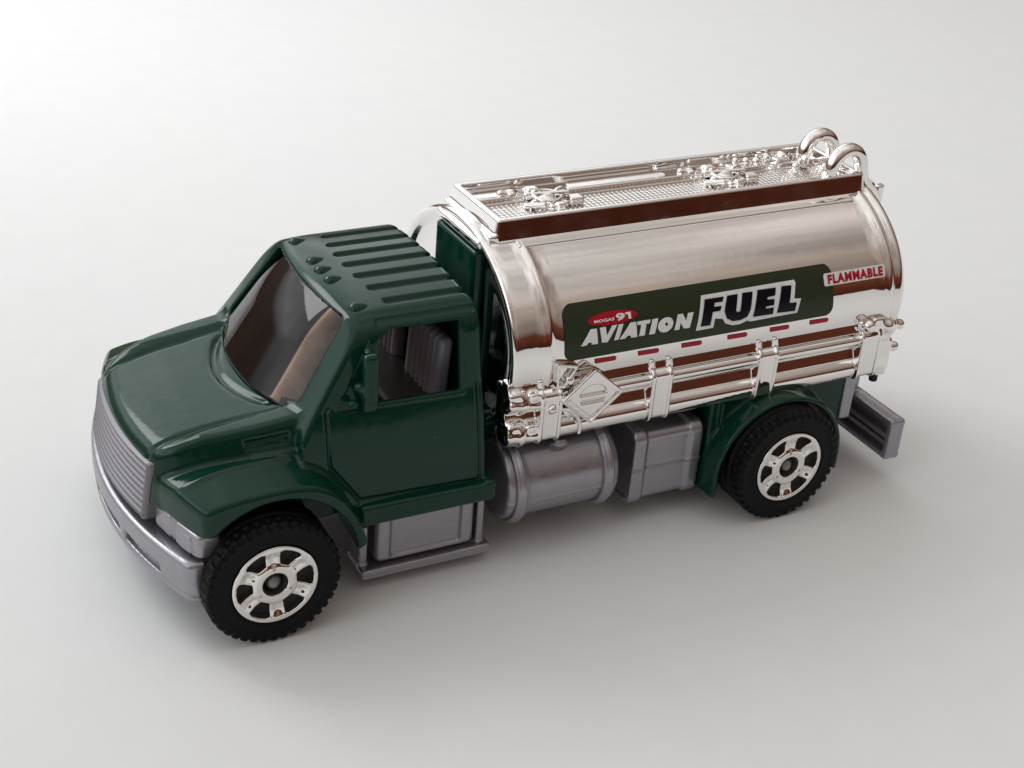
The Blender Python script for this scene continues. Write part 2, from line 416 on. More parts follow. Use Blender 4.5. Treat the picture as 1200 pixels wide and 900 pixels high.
def rfend(x, y, z):   # near side (y<0)
    ya = -y
    c = np.where(z < .385, np.abs(x - 4.22), np.sqrt((x - 4.22) ** 2 + (z - .385) ** 2))
    # outer arch wider at the bottom front, follows the photo's rim
    band = np.abs(c - .588) - .024
    fl = smax(band, np.maximum(ya - 1.155, .70 - ya), .03)
    flb = np.where(x < 4.22, .22 - z, .24 - z)
    fl = smax(fl, flb, .02)
    top = poly2(x, z, [(3.63, .20), (3.70, .20), (3.70, .5), (4.2, 1.0), (4.8, .5), (4.93, .5), (4.93, .72), (4.97, .99), (3.63, .99)])
    pan = smax(top, np.abs(ya - .82) - .14, .03)
    pan = smax(pan, -(c - .59), .02)
    rib = box3(x, ya, z, (3.72, .97, .86), (.015, .03, .10), .01)
    dk = box3(x, ya, z, (4.22, .5, .955), (.72, .42, .03), .02)
    return smin(smin(smin(fl, pan, .04), rib, .02), dk, .03)
P, Q, N = nets(rfend, (3.40, -1.24, .06), (5.04, -.12, 1.12), .0125)
obj('rear_fender', P, Q, green, truck, N); obj('rear_fender', *mirror(P, Q, N)[:2], green, truck, mirror(P, Q, N)[2])

# ---- grille, headlights, bumpers (silver grey base)
def grillef(x, y, z):
    xg = -.715 - .055 * np.clip(1.16 - z, 0, .5) / .4 + .20 * y * y
    sl = .5 + .5 * np.cos((z - .72) * 2 * math.pi / .046)
    inn = np.abs(y) < .605
    d = -(x - xg - .026 * (1 - sl ** .6) * inn)
    d = smax(d * .93, x + .52 - .0 * y, .01)
    d = smax(d, np.abs(y) - .645, .03); d = smax(d, np.abs(z - .94) - .215, .03)
    return d
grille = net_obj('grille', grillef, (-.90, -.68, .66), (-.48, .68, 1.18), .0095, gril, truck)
def headf(x, y, z):
    ya = -y
    xf = -.675 + .150 * ya * ya
    d = smax(-(x - xf), x - xf - .16, .02)
    d = smax(d, np.abs(ya - .90) - .26, .04)
    d = smax(d, np.abs(z - .778) - .088, .03)
    d = d + .012 * np.exp(-((ya - .86) / .014) ** 2) + .010 * np.exp(-((ya - .90) / .012) ** 2)
    d = d - .010 * (box2(ya, z, 1.03, .765, .07, .06, .03) < 0)
    return d * .9
P, Q, N = nets(headf, (-.70, -1.2, .62), (-.22, -.60, .90), .0105)
obj('headlight', P, Q, silver, truck, N); obj('headlight', *mirror(P, Q, N)[:2], silver, truck, mirror(P, Q, N)[2])
def bumpf(x, y, z):
    ya = np.abs(y)
    xb = -.785 + .180 * ya * ya + .10 * np.clip(.52 - z, 0, 1)
    d = smax(-(x - xb), x - xb - .22, .04)
    d = smax(d, ya - 1.16, .06); d = smax(d, np.abs(z - .505) - .160, .05)
    slot = np.minimum(box2(y, z, 0, .475, .30, .045, .02), box2(ya, z, .62, .475, .24, .042, .02))
    d = smax(d, -np.maximum(slot, x - xb - .05), .015)
    d = d + .008 * np.exp(-((z - .41) / .012) ** 2)
    return d * .9
fb = net_obj('front_bumper', bumpf, (-.92, -1.2, .30), (-.20, 1.2, .78), .0125, silver, truck)

def rbump(x, y, z):
    ya = np.abs(y)
    d = box3(x, y, z, (5.475, 0, .37), (.022, 1.13, .175), .015)
    for zz in (.525, .215): d = smin(d, box3(x, y, z, (5.425, 0, zz), (.072, 1.13, .022), .016), .02)
    d = smin(d, box3(x, ya, z, (5.425, 1.105, .37), (.066, .028, .175), .016), .02)
    d = smin(d, box3(x, y, z, (5.42, 0, .385), (.055, 1.08, .020), .015), .02)
    d = smin(d, box3(x, y, z, (5.435, 0, .31), (.045, 1.08, .015), .01), .02)
    d = smin(d, box3(x, ya, z, (5.25, .50, .60), (.22, .06, .17), .03), .03)
    d = smax(d, -(np.abs(z - .37) - .10 + (x < 5.5) * 9), .01)
    return d
net_obj('rear_bumper', rbump, (5.0, -1.18, .14), (5.54, 1.18, .80), .0135, silver, truck)

# ---- chassis base
def chas(x, y, z):
    ya = np.abs(y)
    d = box3(x, y, z, (2.35, 0, .42), (2.75, .42, .13), .03)
    d = smin(d, box3(x, ya, z, (3.0, .34, .62), (2.25, .05, .16), .02), .02)
    d = smin(d, box3(x, y, z, (4.97, 0, .82), (.06, .98, .24), .02), .02)
    d = smin(d, box3(x, y, z, (1.25, 0, .35), (.45, .55, .06), .02), .02)
    d = smin(d, box3(x, y, z, (-.45, 0, .62), (.12, .62, .20), .02), .02)
    return d
net_obj('chassis', chas, (-.62, -1.0, .24), (5.16, 1.0, 1.10), .022, silver, truck)

# ---- steps, fuel tank, battery box
def stepf(x, y, z):
    ya = -y
    d = box3(x, ya, z, (1.25, .76, .41), (.385, .225, .215), .05)
    d = smax(d, -box3(x, ya, z, (1.25, .99, .40), (.275, .045, .17), .03), .03)
    tr = box3(x, ya, z, (1.26, .86, .135), (.515, .155, .040), .03)
    tr = tr + .006 * np.exp(-((z - .13) / .008) ** 2)
    d = smin(d, tr, .03)
    d = smin(d, box3(x, ya, z, (1.70, .85, .33), (.03, .10, .20), .02), .03)
    return smin(d, box3(x, ya, z, (.79, .84, .32), (.035, .09, .18), .02), .03)
P, Q, N = nets(stepf, (.70, -1.06, .07), (1.82, -.42, .68), .0115)
obj('running_step', P, Q, silver, truck, N); obj('running_step', *mirror(P, Q, N)[:2], silver, truck, mirror(P, Q, N)[2])
def fuelf(x, y, z):
    ya = -y
    r = np.sqrt((ya - .76) ** 2 + (z - .565) ** 2)
    d = smax(r - .305, np.abs(x - 2.33) - .47, .06)
    d = d - .006 * np.exp(-((z - .50) / .008) ** 2)
    return d
P, Q, N = nets(fuelf, (1.82, -1.12, .22), (2.86, -.42, .92), .0115)
def strapf(x0):
    def f(x, y, z):
        r = np.sqrt((-y - .76) ** 2 + (z - .565) ** 2)
        return smin(smax(np.abs(r - .31) - .028, np.abs(x - x0) - .055, .025), smax(np.abs(r - .325) - .028, np.abs(x - x0) - .018, .02), .02)
    return f
ft = obj('fuel_tank', P, Q, silver, truck, N); P2, Q2, N2 = mirror(P, Q, N); ft2 = obj('fuel_tank', P2, Q2, silver, truck, N2)
for x0 in (1.97, 2.70):
    P, Q, N = nets(strapf(x0), (x0 - .08, -1.14, .18), (x0 + .08, -.38, .95), .011)
    obj('strap', P, Q, silver, ft, N); P2, Q2, N2 = mirror(P, Q, N); obj('strap', P2, Q2, silver, ft2, N2)
capf = lambda x, y, z: smin(cyl(x, -y - .5 * (z - .8), z, 2.33, .86, .075, .78, .885, .02), cyl(x, -y - .5 * (z - .8), z, 2.33, .86, .05, .8, .905, .015), .02)
P, Q, N = nets(capf, (2.2, -1.06, .74), (2.46, -.70, .94), .010)
obj('filler_cap', P, Q, silver, ft, N); P2, Q2, N2 = mirror(P, Q, N); obj('filler_cap', P2, Q2, silver, ft2, N2)
def batf(x, y, z):
    ya = -y
    b2 = box2(ya, z, .70, .50, .245, .30, .07)
    d = smax(b2, np.abs(x - 3.28) - .28, .03)
    for x0 in (3.03, 3.53):
        d = smin(d, smax(np.abs(b2 - .0) - .022, np.abs(x - x0) - .06, .03), .015)
    return d - .008 * np.exp(-((z - .50) / .008) ** 2)
P, Q, N = nets(batf, (2.90, -1.0, .18), (3.68, -.40, .84), .0115)
obj('battery_box', P, Q, silver, truck, N); P2, Q2, N2 = mirror(P, Q, N); obj('battery_box', P2, Q2, silver, truck, N2)

# ---- chrome tank
prof = [(1.925, -.74), (1.922, -.5), (1.918, -.25), (1.912, -.12), (1.900, -.098), (1.878, -.08), (1.862, -.055), (1.858, -.030), (1.864, -.012), (1.88, -.002), (1.90, .001), (1.95, .002), (2.04, .002), (2.10, .003), (2.125, .012), (2.145, .020), (2.165, .012), (2.19, .0)]
prof += [(2.19 + (5.13 - 2.19) * i / 30, 0.0) for i in range(1, 31)]
prof += [(5.145, .006), (5.16, .022), (5.19, .031), (5.22, .022), (5.232, .010), (5.245, .010), (5.258, .022), (5.285, .031), (5.315, .020), (5.335, .002), (5.37, -.03), (5.405, -.09), (5.43, -.2), (5.445, -.35), (5.45, -.55), (5.452, -.74)]
def loft(prof, seg=180):
    Vv, Ff = [], []
    for x, o in prof:
        for j in range(seg):
            t = 2 * math.pi * j / seg; Vv.append((x, (EA + o) * math.cos(t), EZ + (EB + o) * math.sin(t)))
    for i in range(len(prof) - 1):
        for j in range(seg):
            Ff.append((i * seg + j, i * seg + (j + 1) % seg, (i + 1) * seg + (j + 1) % seg, (i + 1) * seg + j))
    e = (len(prof) - 1) * seg; Ff.append(tuple(e + j for j in range(seg))); Ff.append(tuple(reversed(range(seg))))
    return Vv, Ff
Vv, Ff = loft(prof)
tank = obj('tank', Vv, Ff, chrome, truck)
bm = bmesh.new(); bm.from_mesh(tank.data); bmesh.ops.recalc_face_normals(bm, faces=bm.faces); bm.to_mesh(tank.data); bm.free()
# raised pad under the walkway
def padf(x, y, z):
    e = ell(y, z)
    d = smax(np.abs(e) - .016, np.abs(y) - .47, .012)
    d = smax(d, np.abs(x - 3.60) - 1.50, .015)
    return smax(d, 2.0 - z, .01)
net_obj('walkway_base', padf, (2.06, -.52, 2.15), (5.14, .52, 2.41), .0125, chrome, tank)

# walkway tray
TX0, TX1, TY, TZ = 1.975, 5.235, .372, 2.442
def trayf(x, y, z):
    cxm, hx = (TX0 + TX1) / 2, (TX1 - TX0) / 2
    dr = np.clip(TZ - z, 0, .3) * .22
    o = box2(x, y, cxm, 0, hx, TY, .02) * .98 - dr
    d = smax(o, np.abs(z - 2.36) - .083, .014)
    d = smax(d, -np.maximum(box2(x, y, cxm, 0, hx - .048, TY - .048, .02), 2.368 - z), .014)
    d = smin(d, box3(x, y, z, (cxm, .10, 2.385), (hx - .03, .016, .022), .008), .01)       # long divider
    # raised oval pads in the far channel
    for xc, hl in ((2.28, .22), (3.30, .44), (4.62, .30)):
        d = smin(d, smax(box2(x, y, xc, .215, hl, .07, .065), np.abs(z - 2.375) - .016, .012), .01)
    # tread plate in the near channel
    tp = .0055 * np.sin((x + y) * 80) * np.sin((x - y) * 80)
    d = d - tp * (np.abs(y + .13) < .17) * (np.abs(x - 3.6) < 1.55)
    # front flange steps
    d = smin(d, box3(x, y, z, (1.945, 0, 2.31), (.035, .385, .022), .014), .02)
    d = smin(d, box3(x, y, z, (1.90, 0, 2.255), (.065, .350, .035), .022), .025)
    return d
tray = net_obj('walkway_tray', trayf, (1.80, -.46, 2.19), (5.28, .46, 2.47), .0115, chrome, tank)
def manf(x0, y0):
    def f(x, y, z):
        r = np.sqrt((x - x0) ** 2 + (y - y0) ** 2)
        d = cyl(x, y, z, x0, y0, .115, 2.36, 2.415, .012)
        d = smin(d, np.sqrt((r - .105) ** 2 + (z - 2.425) ** 2) - .018, .01)
        d = smin(d, np.sqrt(r * r + ((z - 2.40) * 1.6) ** 2) - .075, .02)
        for a in range(6):
            t = a * math.pi / 3 + .3; d = smin(d, sph(x, y, z, (x0 + .145 * math.cos(t), y0 + .145 * math.sin(t), 2.395), .028), .015)
        d = smin(d, capsule(x, y, z, (x0 - .15, y0 + .05, 2.43), (x0 + .15, y0 - .04, 2.455), .018), .015)
        d = smin(d, capsule(x, y, z, (x0 - .2, y0 - .05, 2.39), (x0 - .10, y0 - .14, 2.42), .022), .02)
        d = smin(d, box3(x, y, z, (x0 + .20, y0 - .06, 2.40), (.06, .05, .03), .015), .015)
        d = smin(d, box3(x, y, z, (x0 + .02, y0 - .17, 2.405), (.035, .025, .035), .01), .015)
        d = smin(d, np.sqrt((np.sqrt((x - x0 - .12) ** 2 + (z - 2.42) ** 2) - .05) ** 2 + (y - y0 - .02) ** 2) - .014, .01)
        d = smin(d, sph(x, y, z, (x0 - .22, y0 + .14, 2.40), .04), .03)
        d = smin(d, capsule(x, y, z, (x0 - .30, y0 + .17, 2.41), (x0 - .12, y0 + .17, 2.40), .03), .03)
        return smin(d, box3(x, y, z, (x0 - .06, y0 + .14, 2.41), (.05, .04, .04), .02), .02)
    return f
for x0, y0 in ((2.56, -.02), (4.14, -.02)):
    net_obj('hatch', manf(x0, y0), (x0 - .38, y0 - .28, 2.33), (x0 + .32, y0 + .26, 2.53), .0085, chrome, tray)
def smallf(x, y, z):
    d = sph(x, y, z, (4.50, .20, 2.41), .035)
    for (a, c, r) in ((4.42, .23, .03), (4.58, .17, .04), (4.72, .22, .035), (4.86, .20, .045), (4.95, .05, .04), (4.83, -.02, .035)):
        d = smin(d, sph(x, y, z, (a, c, 2.41), r), .02)
    d = smin(d, capsule(x, y, z, (4.64, .25, 2.42), (4.9, .24, 2.43), .02), .02)
    return smin(d, box3(x, y, z, (4.78, .14, 2.40), (.05, .04, .035), .01), .01)
net_obj('vent_fitting', smallf, (4.34, -.10, 2.34), (5.02, .30, 2.49), .009, chrome, tray)
# ladder hand loops curling over the rear of the tray
def tube(name, pts, r, m, parent, seg=14, flat_=1.0):
    pts = [Vector(p) for p in pts]; Vv, Ff = [], []
    for i, p in enumerate(pts):
        t = (pts[min(i + 1, len(pts) - 1)] - pts[max(i - 1, 0)]).normalized()
        sd = Vector((0, 1, 0)); up = t.cross(sd).normalized()
        rr = r[i] if isinstance(r, (list, tuple)) else r
        for j in range(seg):
            a = 2 * math.pi * j / seg; Vv.append(p + sd * math.cos(a) * rr * flat_ + up * math.sin(a) * rr)
    for i in range(len(pts) - 1):
        for j in range(seg): Ff.append((i * seg + j, i * seg + (j + 1) % seg, (i + 1) * seg + (j + 1) % seg, (i + 1) * seg + j))
    Ff.append(tuple(range(seg))); Ff.append(tuple((len(pts) - 1) * seg + j for j in reversed(range(seg))))
    o = obj(name, Vv, Ff, m, parent)
    bm = bmesh.new(); bm.from_mesh(o.data); bmesh.ops.recalc_face_normals(bm, faces=bm.faces); bm.to_mesh(o.data); bm.free()
    return o
ladder = net_obj('ladder', lambda x, y, z: smin(np.minimum.reduce([box3(x, y, z, (5.46, -.13, zz), (.03, .20, .02), .012) for zz in (2.1, 1.85, 1.6, 1.35, 1.1)]),
        np.maximum(box2(x, y, 5.47, -.32, .035, .03, .02) * (y < -.13) + box2(x, y, 5.47, .06, .035, .03, .02) * (y >= -.13), np.abs(z - 1.62) - .68), .02), (5.38, -.40, .9), (5.54, .14, 2.34), .016, chrome, tank)
for y0 in (-.30, .06):
    pts = []
    for i in range(25):
        t = math.pi * (1.05 - 1.02 * i / 24)
        pts.append((5.10 + .155 * math.cos(t), y0, 2.44 + .185 * math.sin(t) * (1 if i < 30 else 1)))
    pts = [(4.94, y0, 2.38)] + pts + [(5.285, y0, 2.36), (5.36, y0, 2.30), (5.44, y0, 2.20)]
    tube('hand_loop', pts, .057, chrome, ladder, 16, 1.1)

# side pipe racks
def rack(x, y, z):
    ya = -y
    xin = np.abs(x - 3.55) - 1.72
    d = smax(poly2(ya, z, [(.86, 1.452), (.954, 1.448), (.985, 1.362), (.93, 1.34), (.86, 1.34)]), xin, .02)
    d = smin(d, smax(np.sqrt((ya - .958) ** 2 + (z - 1.292) ** 2) - .050, xin, .03), .006)
    d = smin(d, smax(np.sqrt((ya - .948) ** 2 + (z - 1.232) ** 2) - .018, xin, .02), .004)
    d = smin(d, smax(poly2(ya, z, [(.84, 1.225), (.934, 1.214), (.966, 1.125), (.84, 1.11)]), xin, .02), .004)
    d = smin(d, smax(np.sqrt((ya - .915) ** 2 + (z - 1.035) ** 2) - .095, xin, .04), .006)
    d = smin(d, smax(box2(ya, z, .84, 1.18, .05, .24, .02), xin, .02), .01)
    # clamps
    for xc, w in ((2.16, .075), (3.09, .075), (4.05, .075), (5.05, .085)):
        sec = np.minimum(box2(ya, z, .92, 1.17, .105, .205, .055), 9)
        c = smax(sec, np.abs(x - xc) - w, .02)
        for s in (-1, 1):
            c = smin(c, smax(sec - .016, np.abs(x - xc - s * w) - .015, .015), .01)
            c = smin(c, box3(x, ya, z, (xc + s * w, .95, 1.425), (.024, .035, .035), .02), .03)
        d = smin(d, c, .012)
    # rivets on the front clamp
    d = smin(d, sph(x, ya, z, (2.17, 1.02, 1.235), .035), .012); d = smin(d, sph(x, ya, z, (2.30, .995, 1.44), .042), .015)
    # front end caps of the pipes and their valves
    for (zc, r) in ((1.30, .085), (1.045, .095)):
        d = smin(d, cyl(ya, z, x, .93, zc, r, 1.84, 2.10, .02), .02)
        d = smin(d, cyl(ya, z, x, .93, zc, r + .018, 1.925, 1.965, .012), .012)
        d = smin(d, box3(x, ya, z, (1.89, .97, zc + .065), (.045, .04, .035), .03), .04)
        d = smin(d, box3(x, ya, z, (2.02, .99, zc + .055), (.035, .04, .03), .02), .03)
        d = smin(d, capsule(x, ya, z, (1.86, 1.0, zc), (2.04, 1.01, zc - .02), .028), .03)
    # rear cluster
    d = smin(d, cyl(x, z, ya, 5.00, 1.43, .055, .9, 1.045, .03), .02)
    d = smin(d, cyl(x, z, ya, 5.0, 1.43, .038, .9, 1.06, .02), .02)
    d = smin(d, capsule(x, ya, z, (5.05, .93, 1.39), (5.26, .95, 1.37), .075), .03)
    d = smin(d, sph(x, ya, z, (5.20, 1.0, 1.40), .06), .02); d = smin(d, capsule(x, ya, z, (5.25, .95, 1.37), (5.38, .95, 1.36), .042), .02)
    d = smin(d, box3(x, ya, z, (5.22, .90, 1.12), (.10, .10, .15), .04), .02); d = smin(d, capsule(x, ya, z, (5.28, .93, 1.15), (5.39, .93, 1.15), .04), .02)
    d = smin(d, box3(x, ya, z, (5.12, .96, 1.45), (.06, .05, .03), .02), .04)
    d = smin(d, box3(x, ya, z, (5.24, .96, .965), (.05, .04, .02), .01), .02)
    return d
P, Q, N = nets(rack, (1.80, -1.10, .90), (5.46, -.80, 1.54), .0095)
rk = obj('pipe_rack', P, Q, chrome, tank, N); P2, Q2, N2 = mirror(P, Q, N); obj('pipe_rack', P2, Q2, chrome, tank, N2)
net_obj('drain_plug', lambda x, y, z: cyl(x, -y, z, 5.24, .93, .035, .86, .96, .012), (5.18, -.99, .83), (5.30, -.87, .98), .009, blackp, tank)

# hazard placard: square frame on its corner with a slotted disc
def plac(x, y, z):
    ya = -y; c, s = .7071, .7071
    u = (x - 2.475) * .86; v = (z - 1.30)
    a, b_ = (u + v) * c, (u - v) * s
    sq = box2(a, b_, 0, 0, .158, .158, .02)
    d = smax(sq, np.abs(ya - 1.045) - .028, .015)
    r = np.sqrt(u * u + v * v)
    hole = np.minimum(np.maximum(r - .100, .022 - v), box2(u, v, 0, -.030, .085, .013, .008))
    d = smax(d, -np.maximum(hole, 1.050 - ya), .010)
    vg = np.maximum(np.abs(sq + .030) - .007, v + .0)
    d = d + .016 * np.exp(-(np.maximum(vg, 0) / .006) ** 2) * (ya > 1.05)
    # open wedge behind the upper edge
    wd = smax(poly2(x, z, [(2.17, 1.60), (2.36, 1.555), (2.26, 1.39), (2.19, 1.40)]), np.abs(ya - .99) - .04, .01)
    wd = smax(wd, -np.maximum(poly2(x, z, [(2.20, 1.565), (2.33, 1.535), (2.25, 1.42), (2.205, 1.425)]), .985 - ya), .01)
    d = smin(d, wd, .01)
    # curved strap below
    rr = np.sqrt((x - 2.22) ** 2 + (z - 1.02) ** 2)
    st = smax(np.abs(rr - .20) - .016, np.maximum(np.abs(ya - 1.0) - .03, np.maximum(2.22 - x, .98 - z)), .015)
    d = smin(d, st, .01)
    return smin(d, box3(x, ya, z, (2.46, .98, 1.27), (.12, .05, .14), .02), .01)
P, Q, N = nets(plac, (2.10, -1.10, .95), (2.80, -.90, 1.64), .0085)
obj('hazard_placard', P, Q, chrome, tank, N); P2, Q2, N2 = mirror(P, Q, N); obj('hazard_placard', P2, Q2, chrome, tank, N2)

# ------------------------------------------------------------------ printed decals wrapped on the tank side
def on_tank(x, z, off, sg):
    t = math.asin(max(-1, min(1, (z - EZ) / EB)))
    return (x, sg * (EA + off) * math.cos(t), EZ + (EB + off) * math.sin(t))
def wrap_bm(bm, off, sg):
    zs = [v.co.y for v in bm.verts]; z = min(zs)
    while z < max(zs):
        z += .02
        g = list(bm.verts) + list(bm.edges) + list(bm.faces)
        bmesh.ops.bisect_plane(bm, geom=g, plane_co=(0, z, 0), plane_no=(0, 1, 0))
    for v in bm.verts: v.co = on_tank(v.co.x, v.co.y, off, sg)
def decal(name, loops, off, m, parent, sg):
    """loops: list of polygons, each [outer, hole, hole...] in (x, z)"""
    bm = bmesh.new()
    for poly in loops:
        pts = [[Vector((a, b_, 0)) for a, b_ in lp] for lp in poly]
        flatp = [p for lp in pts for p in lp]
        vs = [bm.verts.new(p) for p in flatp]
        for t in tessellate_polygon(pts):
            try: bm.faces.new([vs[i] for i in t])
            except ValueError: pass
    wrap_bm(bm, off, sg)
    bmesh.ops.recalc_face_normals(bm, faces=bm.faces)
    bm.normal_update()
    for f in bm.faces:
        if f.normal.y * sg < 0: f.normal_flip()
    me = bpy.data.meshes.new(name); bm.to_mesh(me); bm.free(); me.materials.append(m)
    for p_ in me.polygons: p_.use_smooth = True
    o = bpy.data.objects.new(name, me); COL.objects.link(o); o.parent = parent
    return o
def rrect(x0, x1, z0, z1, r, n=8, skew=0):
    o = []
    for cx_, cz_, a0 in ((x1 - r, z1 - r, 0), (x0 + r, z1 - r, 90), (x0 + r, z0 + r, 180), (x1 - r, z0 + r, 270)):
        for i in range(n + 1):
            a = math.radians(a0 + 90 * i / n); o.append((cx_ + r * math.cos(a) + skew * (cz_ + r * math.sin(a) - z0), cz_ + r * math.sin(a)))
    return o
L_F = [(3.45, 1.85), (3.619, 1.848), (3.605, 1.816), (3.536, 1.817), (3.526, 1.79), (3.594, 1.789), (3.581, 1.756), (3.513, 1.756), (3.49, 1.663), (3.404, 1.665)]
L_U = [(3.65, 1.85), (3.745, 1.85), (3.721, 1.736), (3.737, 1.723), (3.76, 1.73), (3.786, 1.851), (3.881, 1.85), (3.853, 1.726), (3.822, 1.679), (3.761, 1.662), (3.689, 1.664), (3.637, 1.693), (3.618, 1.742), (3.628, 1.789)]
L_E = [(3.925, 1.854), (4.096, 1.851), (4.082, 1.798), (4.013, 1.795), (4.006, 1.778), (4.075, 1.774), (4.068, 1.73), (3.994, 1.731), (3.991, 1.715), (4.068, 1.714), (4.059, 1.666), (3.875, 1.669)]
L_L = [(4.147, 1.853), (4.24, 1.849), (4.213, 1.727), (4.281, 1.722), (4.265, 1.66), (4.096, 1.668)]
OUT = [(3.425, 1.878), (4.272, 1.882), (4.282, 1.864), (4.26, 1.752), (4.324, 1.746), (4.29, 1.641), (4.108, 1.640), (3.867, 1.637), (3.835, 1.642), (3.834, 1.650), (3.763, 1.63), (3.691, 1.632), (3.628, 1.655), (3.601, 1.694), (3.534, 1.705), (3.519, 1.638), (3.365, 1.638)]
A1 = [(2.388, 1.672), (2.472, 1.780), (2.523, 1.778), (2.529, 1.670), (2.477, 1.672), (2.477, 1.688), (2.449, 1.688), (2.435, 1.672)]
V_ = [(2.547, 1.779), (2.597, 1.780), (2.603, 1.719), (2.651, 1.781), (2.694, 1.781), (2.609, 1.670), (2.561, 1.673)]
I1 = [(2.705, 1.78), (2.746, 1.78), (2.699, 1.675), (2.661, 1.674)]
A2 = [(2.706, 1.674), (2.803, 1.779), (2.851, 1.779), (2.857, 1.67), (2.804, 1.672), (2.802, 1.69), (2.775, 1.69), (2.756, 1.674)]
T_ = [(2.862, 1.778), (2.974, 1.778), (2.965, 1.752), (2.936, 1.752), (2.92, 1.672), (2.872, 1.673), (2.892, 1.752), (2.859, 1.755)]
I2 = [(2.989, 1.777), (3.04, 1.777), (3.007, 1.671), (2.957, 1.672)]
O_ = [(3.167, 1.723), (3.167, 1.739), (3.16, 1.753), (3.148, 1.765), (3.131, 1.772), (3.111, 1.774), (3.09, 1.772), (3.07, 1.764), (3.052, 1.753), (3.04, 1.739), (3.034, 1.722), (3.034, 1.706), (3.042, 1.691), (3.055, 1.679), (3.072, 1.671), (3.093, 1.669), (3.114, 1.671), (3.133, 1.679), (3.15, 1.691), (3.161, 1.706)]
OH = [(3.121, 1.724), (3.119, 1.731), (3.113, 1.737), (3.105, 1.738), (3.098, 1.734), (3.096, 1.727), (3.098, 1.72), (3.104, 1.714), (3.112, 1.713), (3.119, 1.717)]
N_ = [(3.207, 1.78), (3.252, 1.78), (3.278, 1.728), (3.296, 1.778), (3.346, 1.779), (3.309, 1.670), (3.259, 1.672), (3.229, 1.718), (3.219, 1.670), (3.174, 1.671)]
n9 = [(2.685, 1.838), (2.692, 1.847), (2.708, 1.853), (2.737, 1.852), (2.757, 1.845), (2.761, 1.835), (2.757, 1.825), (2.738, 1.812), (2.713, 1.806), (2.698, 1.807), (2.703, 1.817), (2.718, 1.82), (2.692, 1.827)]
n9h = [(2.712, 1.842), (2.728, 1.842), (2.728, 1.833), (2.712, 1.833)]
n1 = [(2.765, 1.850), (2.812, 1.852), (2.812, 1.806), (2.789, 1.807), (2.787, 1.836), (2.765, 1.841)]
def text_loops(txt, x0, x1, z0, z1, off=.02, shear=0, space=1.0):
    c = bpy.data.curves.new('tmp', 'FONT'); c.body = txt; c.size = 1; c.offset = off; c.shear = shear; c.space_character = space; c.resolution_u = 3
    o = bpy.data.objects.new('tmp', c); COL.objects.link(o); bpy.context.view_layer.update()
    me = bpy.data.meshes.new_from_object(o.evaluated_get(bpy.context.evaluated_depsgraph_get()))
    co = np.array([v.co[:2] for v in me.vertices]); lo, hi = co.min(0), co.max(0)
    tris = [[tuple(co[i]) for i in p.vertices] for p in me.polygons]
    bpy.data.objects.remove(o); bpy.data.curves.remove(c); bpy.data.meshes.remove(me)
    f = lambda p: (x0 + (p[0] - lo[0]) / (hi[0] - lo[0]) * (x1 - x0), z0 + (p[1] - lo[1]) / (hi[1] - lo[1]) * (z1 - z0))
    return [[[f(p) for p in t]] for t in tris]
def all_decals(sg):
    fx = (lambda l: l) if sg < 0 else (lambda l: [[[(7.38 - a, b_) for a, b_ in lp] for lp in poly] for poly in l])
    bg = rrect(2.262, 4.638, 1.572, 1.965, .07)
    bg = [(x, z if z < 1.9 else z - .05 * max(0, (2.44 - x) / .18) ** 2 * .4 - .03 * max(0, (x - 4.45) / .19) ** 2) for x, z in bg]
    base = decal('side_decal', fx([[bg]]), .004, olive, truck, sg)
    base['label'] = 'dark olive printed panel with aviation fuel lettering'
    decal('white_outline', fx([[OUT]]), .008, white, base, sg)
    decal('fuel_lettering', fx([[L_F], [L_U], [L_E], [L_L]]), .012, inkblack, base, sg)
    decal('aviation_lettering', fx([[A1], [V_], [I1], [A2], [T_], [I2], [O_, OH], [N_]]), .009, white, base, sg)
    ov = [(2.661 + .206 * math.cos(t) , 1.831 + .044 * math.sin(t)) for t in [k * math.pi / 24 for k in range(48)]]
    decal('red_oval', fx([[ov]]), .008, red, base, sg)
    decal('oval_lettering', fx([[n9, n9h], [n1]] + text_loops('MOGAS', 2.505, 2.672, 1.813, 1.833, .03)), .012, white, base, sg)
    sign = decal('flammable_sign', fx([[rrect(4.55, 5.150, 1.800, 1.888, .016)]]), .0075, white, truck, sg)
    decal('flammable_lettering', fx(text_loops('FLAMMABLE', 4.585, 5.125, 1.811, 1.877, .05, 0, 1.16)), .011, red, sign, sg)
    xs = [2.514, 2.878, 3.255, 3.665, 4.055, 4.43]
    for x0 in xs:
        dsh = [(x0 + .006, 1.515), (x0 + .17, 1.513), (x0 + .182, 1.523), (x0 + .182, 1.540), (x0 + .170, 1.549), (x0, 1.553)]
        decal('reflector_stripe', fx([[dsh]]), .004, darkred, tank, sg)
for sg in (-1, 1): all_decals(sg)

# ------------------------------------------------------------------ wheels
RT, RR = .474, .300
def tyref(x, y, z):
    r = np.sqrt(x * x + z * z); th = np.arctan2(z, x)
    # local: outer face at y=0, tyre runs to y=.36
    d = box2(r, y, .385, .185, .089, .175, .035)
    d = smax(d, -(np.sqrt((r - .385) ** 2 * .6 + (y + .055) ** 2) - .065), .02)      # slightly dished side wall
    lug = np.cos(th * 40)
    sh = np.clip((lug - .05) * 5, 0, 1) * .014
    sh2 = np.clip((np.cos(th * 40 + math.pi) - .05) * 5, 0, 1) * .014
    edge = np.clip((.11 - y) / .03, 0, 1); edge2 = np.clip((y - .26) / .03, 0, 1)
    d = d + (sh * edge + sh2 * edge2) * np.clip((r - .425) / .02, 0, 1)
    d = d + .02 * np.exp(-((y - .145) / .014) ** 2) * (r > .44) + .02 * np.exp(-((y - .225) / .014) ** 2) * (r > .44)
    return d
